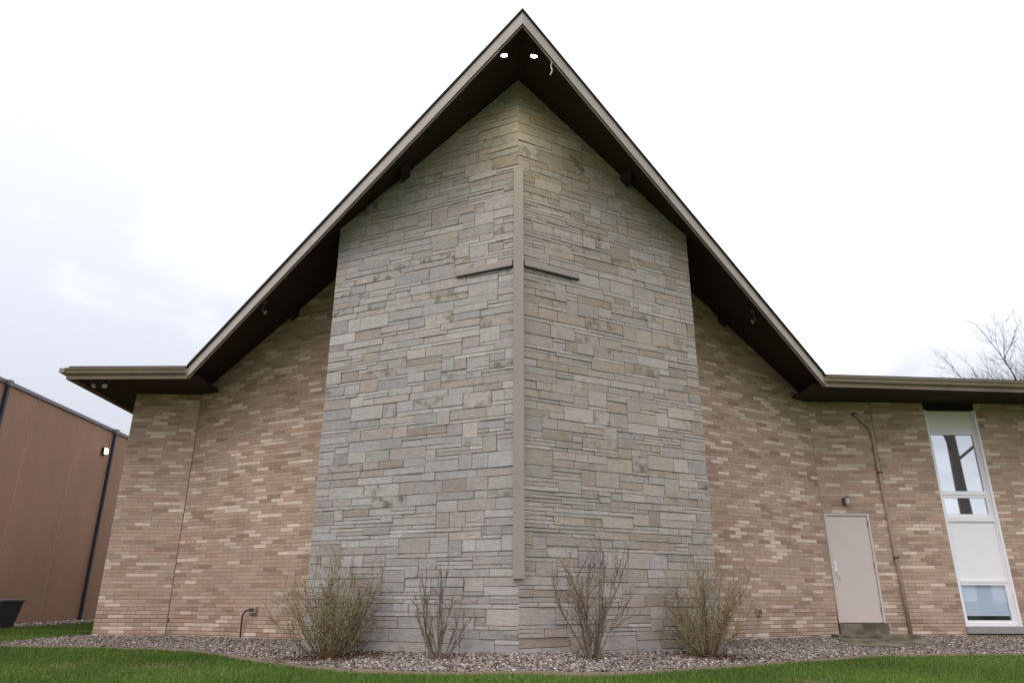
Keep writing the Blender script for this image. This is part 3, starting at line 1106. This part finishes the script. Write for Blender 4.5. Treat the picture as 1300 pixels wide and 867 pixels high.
# ------------------------------------------------------------------ cross on the prow
def cross():
    c = empty('cross', (0, YC - 0.05, 0.94), 'tall thin grey cross folded around the corner of the stone prow', 'cross')
    # upright: five-sided bar, flat in front, seated on the corner
    b = MB()
    hw = 0.078
    ring = [(-hw, 9.925, 0.94), (hw, 9.925, 0.94), (hw, 10.0, 0.94), (0, 9.955, 0.94), (-hw, 10.0, 0.94)]
    b.extrude(ring, (0, 0, 7.25 - 0.94))
    b.build('upright', 'cross_metal', c, bevel=0.004)
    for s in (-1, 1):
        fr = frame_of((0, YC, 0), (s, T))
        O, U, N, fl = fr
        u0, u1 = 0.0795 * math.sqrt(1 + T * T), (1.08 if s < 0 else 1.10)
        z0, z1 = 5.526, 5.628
        def P(u, z, d): return O + U * u + Vector((0, 0, z)) + N * d
        b = MB()
        ring = [P(u0, z0, -0.005), P(u0, z0, 0.05), P(u0, z1, 0.05), P(u0, z1, -0.005)]
        b.extrude(ring, U * (u1 - u0))
        am = b.build('arm', 'cross_metal', c, bevel=0.004)
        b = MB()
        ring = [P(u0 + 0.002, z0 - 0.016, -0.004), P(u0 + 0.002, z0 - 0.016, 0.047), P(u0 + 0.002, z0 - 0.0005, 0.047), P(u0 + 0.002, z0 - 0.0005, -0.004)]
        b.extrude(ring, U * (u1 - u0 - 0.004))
        b.build('arm_shadow_strip', 'black_metal', am)  # dark strip added to stand for the shadow beneath the arm
cross()

# ------------------------------------------------------------------ lamps
def floodlight(name, loc, aim, label, group, lit, scale=1.0, soff=None, power=0.0):
    """lamp on a short stem under the soffit: plate, stem, head, lens"""
    loc = Vector(loc)
    aim = Vector(aim).normalized()
    o = empty(name, (loc.x, loc.y, soff), label, 'floodlight', group)
    MB().tube([(loc.x, loc.y, soff + 0.012), (loc.x, loc.y, soff - 0.03)], 0.055 * scale, 12).build('mount', 'black_metal' if lit else 'lamp_grey', o)
    back = loc - aim * 0.06 * scale
    MB().tube([(loc.x, loc.y, soff - 0.025), back], 0.013, 8).build('stem', 'black_metal' if lit else 'lamp_grey', o)
    hd = MB()
    hd.tube([back - aim * 0.045 * scale, back - aim * 0.02 * scale, back + aim * 0.06 * scale, back + aim * 0.115 * scale],
            [0.022 * scale, 0.036 * scale, 0.046 * scale, 0.064 * scale], 14)
    h = hd.build('head', 'black_metal' if lit else 'lamp_grey', o, smooth=False)
    c = back + aim * 0.117 * scale
    ln = MB()
    ln.tube([c - aim * 0.004, c + aim * 0.004, c + aim * 0.016 * scale], [0.058 * scale, 0.058 * scale, 0.03 * scale], 14)
    ln.build('lens', 'lens_lit' if lit else 'lens_off', h, smooth=False)
    if lit and power:
        ld = bpy.data.lights.new('lamp_light', 'SPOT')
        ld.energy = power
        ld.color = (1.0, 0.9, 0.62)
        ld.spot_size = R(150); ld.spot_blend = 1.0
        ld.shadow_soft_size = 0.05
        lo = bpy.data.objects.new('lamp_light', ld)
        COL.objects.link(lo)
        lo.parent = o
        lo.location = c + aim * 0.03 - o.location
        lo.rotation_euler = (-aim).to_track_quat('Z', 'Y').to_euler()
    return o

FL_MID = [(-4.655, 12.57), (4.66, 12.66)]
for x in (-0.27, 0.2):
    sz = ZS - MS * abs(x)
    floodlight('floodlight', (x, 8.9, 8.64), (0.12 * (1 if x < 0 else -1), 0.35, -1), 'lit floodlight beneath the roof peak on the ' + ('slope without the cable' if x < 0 else 'same slope as the dangling cable'), 'lit floodlights under the peak', True, 0.85, sz, 30)
for x, y in FL_MID:
    sz = ZS - MS * abs(x)
    floodlight('floodlight', (x, y, sz - 0.2), (0.75 if x < 0 else -0.75, 0.1, -0.6), 'small unlit floodlight halfway down the roof slope on the ' + ('service pipe side' if x < 0 else 'door side'), 'unlit floodlights on the slopes', False, 0.72, sz)

def twin_flood():
    p = Vector((-8.02, 13.75, ZWS))
    o = empty('floodlight', p, 'pair of unlit floodlight heads under the flat eave at the building corner', 'floodlight')
    MB().tube([p + Vector((0, 0, 0.01)), p - Vector((0, 0, 0.035))], 0.06, 12).build('mount', 'lamp_grey', o)
    for s in (-1, 1):
        aim = Vector((0.3 * s, -0.55, -0.75)).normalized()
        b = p + Vector((0.085 * s, -0.01, -0.085))
        MB().tube([p - Vector((0, 0, 0.03)), b], 0.012, 8).build('stem', 'lamp_grey', o)
        h = MB().tube([b - aim * 0.05, b, b + aim * 0.07], [0.025, 0.042, 0.056], 14).build('head', 'lamp_grey', o)
        MB().tube([b + aim * 0.0705, b + aim * 0.078], [0.05, 0.046], 14).build('lens', 'lens_off', h)
twin_flood()

def wall_lamp():
    x, z = 6.945, 2.597
    o = empty('wall_lamp', (x, YW, z - 0.08), 'small cylinder lamp on the brick above the grey door', 'wall lamp')
    MB().box((x - 0.055, YW - 0.04, z - 0.07), (x - 0.005, YW - 0.0015, z + 0.08)).build('bracket', 'pipe_dark', o, bevel=0.006)
    MB().tube([(x + 0.03, YW - 0.07, z + 0.07), (x + 0.03, YW - 0.07, z + 0.085), (x + 0.03, YW - 0.07, z + 0.1)], [0.05, 0.05, 0.02], 14).build('cap', 'pipe_dark', o)
    MB().tube([(x + 0.03, YW - 0.07, z - 0.07), (x + 0.03, YW - 0.07, z - 0.05), (x + 0.03, YW - 0.07, z + 0.07)], [0.03, 0.046, 0.046], 14).build('shade', 'lens_off', o, smooth=False)
    MB().tube([(x - 0.01, YW - 0.03, z), (x + 0.02, YW - 0.06, z)], 0.012, 8).build('arm', 'pipe_dark', o)
wall_lamp()

def cable():
    pts = [(0.40, 8.95, 8.77), (0.43, 8.93, 8.66), (0.405, 8.92, 8.60), (0.45, 8.91, 8.56), (0.47, 8.9, 8.48), (0.455, 8.9, 8.40), (0.475, 8.9, 8.32), (0.45, 8.9, 8.25), (0.44, 8.9, 8.23)]
    o = MB().tube(pts, 0.010, 6).build('hanging_cable', 'cable', None, smooth=True)
    tag(o, 'short pale cable end dangling under the roof peak', 'cable')
cable()

def conduit():
    y = YW - 0.04
    o = empty('conduit_pipe', (7.85, YW, -0.02), 'painted tan conduit pipe running up the brick between door and window', 'pipe')
    pts = [(7.43, YW + 0.01, 4.45), (7.43, y, 4.45), (7.70, y, 4.17), (7.745, y, 4.08), (7.76, y, 3.2), (7.80, y, 1.6), (7.845, y, -0.05)]
    MB().tube(pts, [0.036, 0.036, 0.033, 0.033, 0.033, 0.033, 0.033], 10).build('pipe', 'pipe', o, smooth=True)
    MB().tube([(7.43, YW - 0.0015, 4.45), (7.43, YW - 0.06, 4.45)], 0.045, 10).build('entry_cap', 'pipe_dark', o)
    for z in (3.2, 1.5):
        x = np.interp(z, [-0.05, 1.6, 3.2, 4.08], [7.845, 7.80, 7.76, 7.745])
        MB().box((x - 0.045, YW - 0.078, z - 0.018), (x + 0.045, YW - 0.001, z + 0.018)).build('clamp', 'pipe_dark', o)
conduit()

def service_pipe():
    # bent pipe out of the gravel into a box on the brick
    x0 = -4.72
    yw = wall_y(x0) - 0.03
    o = empty('service_pipe', (x0, yw - 0.03, ground(x0, yw)), 'thin bent service pipe rising from gravel into a box on the brick', 'pipe')
    pts = [(x0, yw - 0.05, -0.12), (x0 - 0.012, yw - 0.05, 0.30), (x0 - 0.01, yw - 0.05, 0.42), (x0 + 0.03, yw - 0.065, 0.48), (x0 + 0.1, yw - 0.095, 0.51), (x0 + 0.16, yw - 0.115, 0.51)]
    MB().tube(pts, 0.016, 10).build('pipe', 'pipe_dark', o, smooth=True)
    x1 = x0 + 0.2
    y1 = wall_y(x1)
    b = MB()
    O, U, N, fl = frame_of((x1, y1, 0), (1, -TB))
    ring = [O + U * u + Vector((0, 0, z)) + N * 0.001 for u, z in ((-0.075, 0.45), (0.075, 0.45), (0.075, 0.56), (-0.075, 0.56))]
    b.extrude(ring, N * 0.07)
    bx = b.build('junction_box', 'pipe', o, bevel=0.006)
    for u in (-0.03, 0.03):
        ring = [O + U * (u + du) + Vector((0, 0, z)) + N * 0.0705 for du, z in ((-0.02, 0.475), (0.02, 0.475), (0.02, 0.535), (-0.02, 0.535))]
        MB().extrude(ring, N * 0.006).build('socket', 'black_metal', bx)
service_pipe()

def outlet():
    x1 = 4.50
    O, U, N, fl = frame_of((x1, wall_y(x1), 0), (1, TB))
    o = empty('outlet_box', (x1, wall_y(x1), 0.44), 'small square outlet box low on the brick near the bushy shrub', 'outlet')
    R_ = lambda w, z0, z1, d: [O + U * u + Vector((0, 0, z)) + N * d for u, z in ((-w, z0), (w, z0), (w, z1), (-w, z1))]
    MB().extrude(R_(0.06, 0.43, 0.55, 0.001), N * 0.05).build('box', 'pipe', o, bevel=0.005)
    for u in (-0.024, 0.024):
        ring = [O + U * (u + du) + Vector((0, 0, z)) + N * 0.0515 for du, z in ((-0.016, 0.455), (0.016, 0.455), (0.016, 0.525), (-0.016, 0.525))]
        MB().extrude(ring, N * 0.006).build('cover', 'pipe_dark', o)
outlet()

# ------------------------------------------------------------------ neighbouring building
def neighbour():
    X = -13.0
    H = 6.0
    o = empty('brown_building', (X, 22, 0), 'tall plain brown panelled building with dark downspouts beside the church', 'building')
    MB().box((X - 14, 6.0, -0.6), (X - 0.012, 42, H - 0.05)).build('wall', 'neigh_seam', o)
    seams = [6.0, 8.6, 11.1, 13.6, 16.1, 18.42, 19.75, 22.1, 24.2, 26.7, 29.2, 31.7, 34.2, 42]
    for a, b in zip(seams[:-1], seams[1:]):
        MB().box((X - 0.06, a + 0.012, -0.5), (X, b - 0.012, H - 0.03)).build('panel', 'neigh_panel', o, bevel=0.004)
        MB().box((X - 0.011, b - 0.011, -0.5), (X + 0.004, b + 0.011, H - 0.07)).build('seam_strip', 'neigh_seam', o)
    cop = MB()
    ring = [(X - 0.3, 6.0, H - 0.02), (X + 0.04, 6.0, H - 0.05), (X + 0.04, 6.0, H + 0.045), (X - 0.3, 6.0, H + 0.08)]
    cop.extrude(ring, (0, 36, 0))
    cop.build('coping', 'coping', o)
    for y in (18.42, 24.2):
        d = MB()
        d.box((X + 0.006, y - 0.045, -0.05), (X + 0.09, y + 0.045, H - 0.11))
        dp = d.build('downspout', 'downspout', o, bevel=0.01)
        MB().box((X + 0.042, y - 0.08, H - 0.1), (X + 0.13, y + 0.08, H + 0.05)).build('leader_head', 'coping', dp)
        MB().extrude([(X + 0.0, y - 0.058, 0.03), (X + 0.28, y - 0.058, -0.01), (X + 0.28, y - 0.058, 0.08), (X + 0.0, y - 0.058, 0.16)], (0, 0.116, 0)).build('shoe', 'downspout', dp)
    l = empty('wall_light', (X, 23.70, 5.12), 'small lit wall light high on the brown building beside a downspout', 'wall light')
    MB().box((X + 0.001, 23.60, 5.12), (X + 0.10, 23.80, 5.33)).build('housing', 'black_metal', l, bevel=0.01)
    MB().extrude([(X + 0.101, 23.615, 5.13), (X + 0.135, 23.615, 5.155), (X + 0.135, 23.615, 5.30), (X + 0.101, 23.615, 5.325)], (0, 0.17, 0)).build('lens', 'lens_wall', l)
neighbour()

def bin_():
    x, y = -11.95, 18.4
    o = empty('planter_bin', (x, y, 0), 'dark tapered square bin with a pale rim in front of the brown wall', 'bin')
    def fr(b0, b1, z0, z1):
        vs = [(x - b0, y - b0, z0), (x + b0, y - b0, z0), (x + b0, y + b0, z0), (x - b0, y + b0, z0), (x - b1, y - b1, z1), (x + b1, y - b1, z1), (x + b1, y + b1, z1), (x - b1, y + b1, z1)]
        return MB().add(vs, [(0, 3, 2, 1), (4, 5, 6, 7), (0, 1, 5, 4), (1, 2, 6, 5), (2, 3, 7, 6), (3, 0, 4, 7)])
    fr(0.30, 0.40, -0.02, 0.62).build('body', 'bin_plastic', o, bevel=0.02)
    fr(0.42, 0.43, 0.621, 0.67).build('rim', 'bin_rim', o, bevel=0.01)
    MB().tube([(x + 0.3, y - 0.385, 0.5), (x + 0.3, y - 0.40, 0.5)], 0.02, 10).build('badge', 'lens_off', o)
bin_()

# ------------------------------------------------------------------ shrubs and trees
def shrub(loc, h, wid, nst, ntw, label, seed, twigc, budc, budn, spread=1.0, budsize=0.009, thick=0.006, base=0.12, round_=0.42, wob=1.0):
    g = random.Random(seed)
    x, y = loc
    z = ground(x, y) + 0.005
    o = empty('shrub', (x, y, z), label, 'shrub')
    st, bd = MB(), MB()
    B = Vector((x, y, z))
    def twig(p, d, L, r, n, depth, up=0.05):
        pts = [p]; rs = [r]
        for k in range(n):
            d = (d + Vector((g.gauss(0, .13), g.gauss(0, .13), g.gauss(up, .07))) * (wob if depth == 0 else 1)).normalized()
            p = p + d * L / n
            pts.append(p); rs.append(max(r * (1 - 0.72 * (k + 1) / n), 0.0014))
        c = [v * g.uniform(.75, 1.25) for v in g.choice(twigc)]
        st.tube(pts, rs, 5 if depth == 0 else 3, (*c, 1), caps=False)
        return pts
    def bud(p, s):
        a = Vector((g.gauss(0, 1), g.gauss(0, 1), g.gauss(0.8, .8))).normalized()
        b = a.orthogonal().normalized(); c = a.cross(b)
        s = s * g.uniform(.6, 1.5)
        w_ = s * 0.42
        vs = [p, p + a * s * .9 + b * w_, p + a * s * .9 + c * w_, p + a * s * .9 - b * w_, p + a * s * .9 - c * w_, p + a * s * 2]
        col = [v * g.uniform(.75, 1.25) for v in g.choice(budc)]
        bd.add(vs, [(0, 2, 1), (0, 3, 2), (0, 4, 3), (0, 1, 4), (5, 1, 2), (5, 2, 3), (5, 3, 4), (5, 4, 1)], (*col, 1))
    for i in range(nst):
        a = g.uniform(0, 2 * math.pi)
        rr = math.sqrt(g.random())
        b0 = B + Vector((math.cos(a), math.sin(a), 0)) * rr * wid * base
        tip = Vector((math.cos(a) * rr * wid * 0.5, math.sin(a) * rr * wid * 0.5, h * (1 - round_ * rr ** 1.8) * g.uniform(0.55, 1.0)))
        d = tip.normalized()
        d0 = (d + Vector((d.x * .35 + g.gauss(0, .06), d.y * .35 + g.gauss(0, .06), 0))).normalized()
        n = 7
        pts = twig(b0 - Vector((0, 0, .04)), d0, tip.length * .9, thick * g.uniform(.6, 1.3), n, 0)
        for k in range(ntw):
            j = g.randint(1, n - 1)
            p = pts[j].lerp(pts[j + 1], g.random())
            dd = (d + Vector((g.gauss(0, .55 * spread), g.gauss(0, .55 * spread), g.gauss(.1, .3)))).normalized()
            q = twig(p, dd, g.uniform(.08, .26) * h, thick * .42, 4, 1, 0.12)
            for m in range(budn):
                kk = g.randint(1, 4)
                bud(q[kk - 1].lerp(q[kk], g.random()), budsize)
            if g.random() < .5:
                q2 = twig(q[2], (dd + Vector((g.gauss(0, .7), g.gauss(0, .7), g.gauss(.1, .3)))).normalized(), g.uniform(.04, .12) * h, thick * .3, 2, 1, 0.1)
                bud(q2[-1], budsize)
                bud(q2[1], budsize)
        for m in range(budn):
            kk = g.randint(3, n)
            bud(pts[kk - 1].lerp(pts[kk], g.random()), budsize)
    st.build('stems', 'twig', o)
    tag(bd.build('buds', 'bud', o), kind='stuff')
    if nst > 30: tag(o.children[0], kind='stuff')
    return o

TW_D = [lin(c) for c in ((128, 110, 84), (108, 90, 68), (146, 130, 100), (94, 78, 60))]
TW_S = [lin(c) for c in ((126, 110, 94), (140, 122, 104), (100, 87, 78))]
BU_D = [lin(c) for c in ((186, 172, 126), (166, 152, 108), (198, 184, 146), (130, 114, 86))]
BU_S = [lin(c) for c in ((108, 88, 76), (88, 72, 66), (136, 116, 92))]
shrub((-2.58, 10.72), 1.85, 1.30, 95, 10, 'bushy budding shrub with dense twigs on the service pipe side of the prow', 1, TW_D, BU_D, 5, budsize=0.010, round_=0.55, spread=.85, base=0.10)
shrub((2.68, 10.82), 1.70, 1.15, 80, 9, 'bushy tan shrub with dense twigs in front of the prow edge toward the door', 12, TW_D, BU_D, 4, budsize=0.009, round_=0.5, spread=.8, base=0.10)
shrub((-1.02, 10.02), 1.62, 0.80, 11, 8, 'small sparse shrub with few upright stems before the cooler grey prow face', 7, TW_S, BU_S, 3, budsize=0.011, thick=0.0145, base=0.07, round_=0.2, spread=.55, wob=.6)
shrub((0.95, 10.0), 1.90, 0.95, 14, 11, 'taller sparse shrub with thin branching stems before the warmer tan prow face', 5, TW_S, BU_S, 4, budsize=0.011, thick=0.0145, base=0.07, round_=0.3, spread=.8, wob=.7)

def bare_tree(loc, h, trunk_r, label, seed, spread=0.55, first=0.28, levels=5, zbase=0.0, wob=1.0, bark='bark'):
    g = random.Random(seed)
    x, y = loc
    o = empty('bare_tree', (x, y, zbase), label, 'tree')
    tr, cr_ = MB(), MB()
    def branch(p, d, L, r, lev):
        n = 5 if lev < 2 else 3
        pts = [p]; rs = [r]
        for k in range(n):
            d = (d + Vector((g.gauss(0, .10), g.gauss(0, .10), g.gauss(.04, .07))) * ((1 + .3 * lev) if lev else wob)).normalized()
            p = p + d * L / n
            pts.append(p); rs.append(r * (1 - 0.45 * (k + 1) / n))
        (tr if lev == 0 else cr_).tube(pts, rs, 10 if lev == 0 else (6 if lev < 3 else 3), None, caps=False)
        if lev >= levels: return
        m = {0: 9, 1: 6, 2: 5, 3: 4}.get(lev, 3)
        for i in range(m):
            t = g.uniform(first if lev == 0 else 0.2, 1.0)
            k = min(int(t * n), n - 1)
            q = pts[k].lerp(pts[k + 1], t * n - k)
            rr = rs[k] * (g.uniform(.42, .62) if wob == 1.0 else g.uniform(.16, .34))
            ax = Vector((g.gauss(0, 1), g.gauss(0, 1), g.gauss(0, .5))).normalized()
            dd = (d * (1 - spread * .5) + ax * spread).normalized()
            if dd.z < -0.05: dd.z = abs(dd.z)
            branch(q, dd, L * g.uniform(.48, .72), max(rr, .006), lev + 1)
        branch(pts[-1], d, L * .6, rs[-1] * .9, lev + 1)
    branch(Vector((x, y, zbase - .2)), Vector((g.gauss(0, .03) * wob, g.gauss(0, .03) * wob, 1)), h * .52, trunk_r, 0)
    tr.build('trunk', bark, o, smooth=True)
    cr_.build('crown', bark, o, smooth=True)
bare_tree((29.9, 36.0), 13.4, 0.26, 'leafless tree rising behind the low roof of the brick wing', 8)
bare_tree((23.62, -6.0), 24.0, 0.36, 'tall leafless tree on the lawn facing the church, mirrored in the window', 14, first=0.62, levels=4, zbase=-0.9, wob=0.1, bark='bark_pale')

def litter():
    """last year's leaves caught under the shrubs and blown along the bed"""
    g = np.random.default_rng(31)
    P = []
    for (cx, cy, sx, sy, n) in ((-2.4, 10.66, .34, .16, 900), (2.72, 10.76, .26, .14, 650), (-0.9, 9.96, .10, .07, 60), (0.97, 9.96, .12, .08, 90)):
        n = int(n * 1.6)
        P.append(np.stack([g.normal(cx, sx, n), g.normal(cy, sy, n)], 1))
    x = g.uniform(-8, 9, 260)
    P.append(np.stack([x, edge_y(x) + g.uniform(-.25, 1.6, 260)], 1))
    P = np.concatenate(P)
    ok = P[:, 1] < back_y(P[:, 0]) - .03
    P = P[ok]
    n = len(P)
    z = ground_np(P[:, 0], P[:, 1]) + g.uniform(.03, .06, n)
    L_ = g.uniform(.012, .030, n); W_ = L_ * g.uniform(.35, .6, n)
    th = g.uniform(0, 2 * np.pi, n); up = g.uniform(-.5, .9, n); cu = g.uniform(.1, .7, n)
    d = np.stack([np.cos(th), np.sin(th), up], 1); d /= np.linalg.norm(d, axis=1)[:, None]
    e = np.stack([-np.sin(th), np.cos(th), g.uniform(-.3, .3, n)], 1)
    C0 = np.concatenate([P, z[:, None]], 1)
    V = np.zeros((n, 5, 3))
    V[:, 0] = C0 - d * L_[:, None]
    V[:, 1] = C0 + e * W_[:, None] + np.array([0, 0, 1]) * (W_ * cu)[:, None]
    V[:, 2] = C0 + d * L_[:, None]
    V[:, 3] = C0 - e * W_[:, None] + np.array([0, 0, 1]) * (W_ * cu)[:, None]
    V[:, 4] = C0
    fb = np.array([(0, 4, 1), (4, 2, 1), (0, 3, 4), (4, 3, 2)])
    F = (fb[None] + (np.arange(n) * 5)[:, None, None]).reshape(-1, 3)
    pal = np.array([lin(c) for c in ((92, 66, 50), (112, 82, 60), (76, 56, 46), (138, 108, 80))])
    C = np.ones((n, 5, 4)); C[:, :, :3] = (pal[g.choice(4, n)] * g.uniform(.7, 1.15, (n, 1)))[:, None]
    tag(np_mesh('leaf_litter', V.reshape(-1, 3), F, 'litter', C.reshape(-1, 4)), 'brown dead leaves caught in the gravel under the shrubs', 'leaves', kind='stuff')
litter()
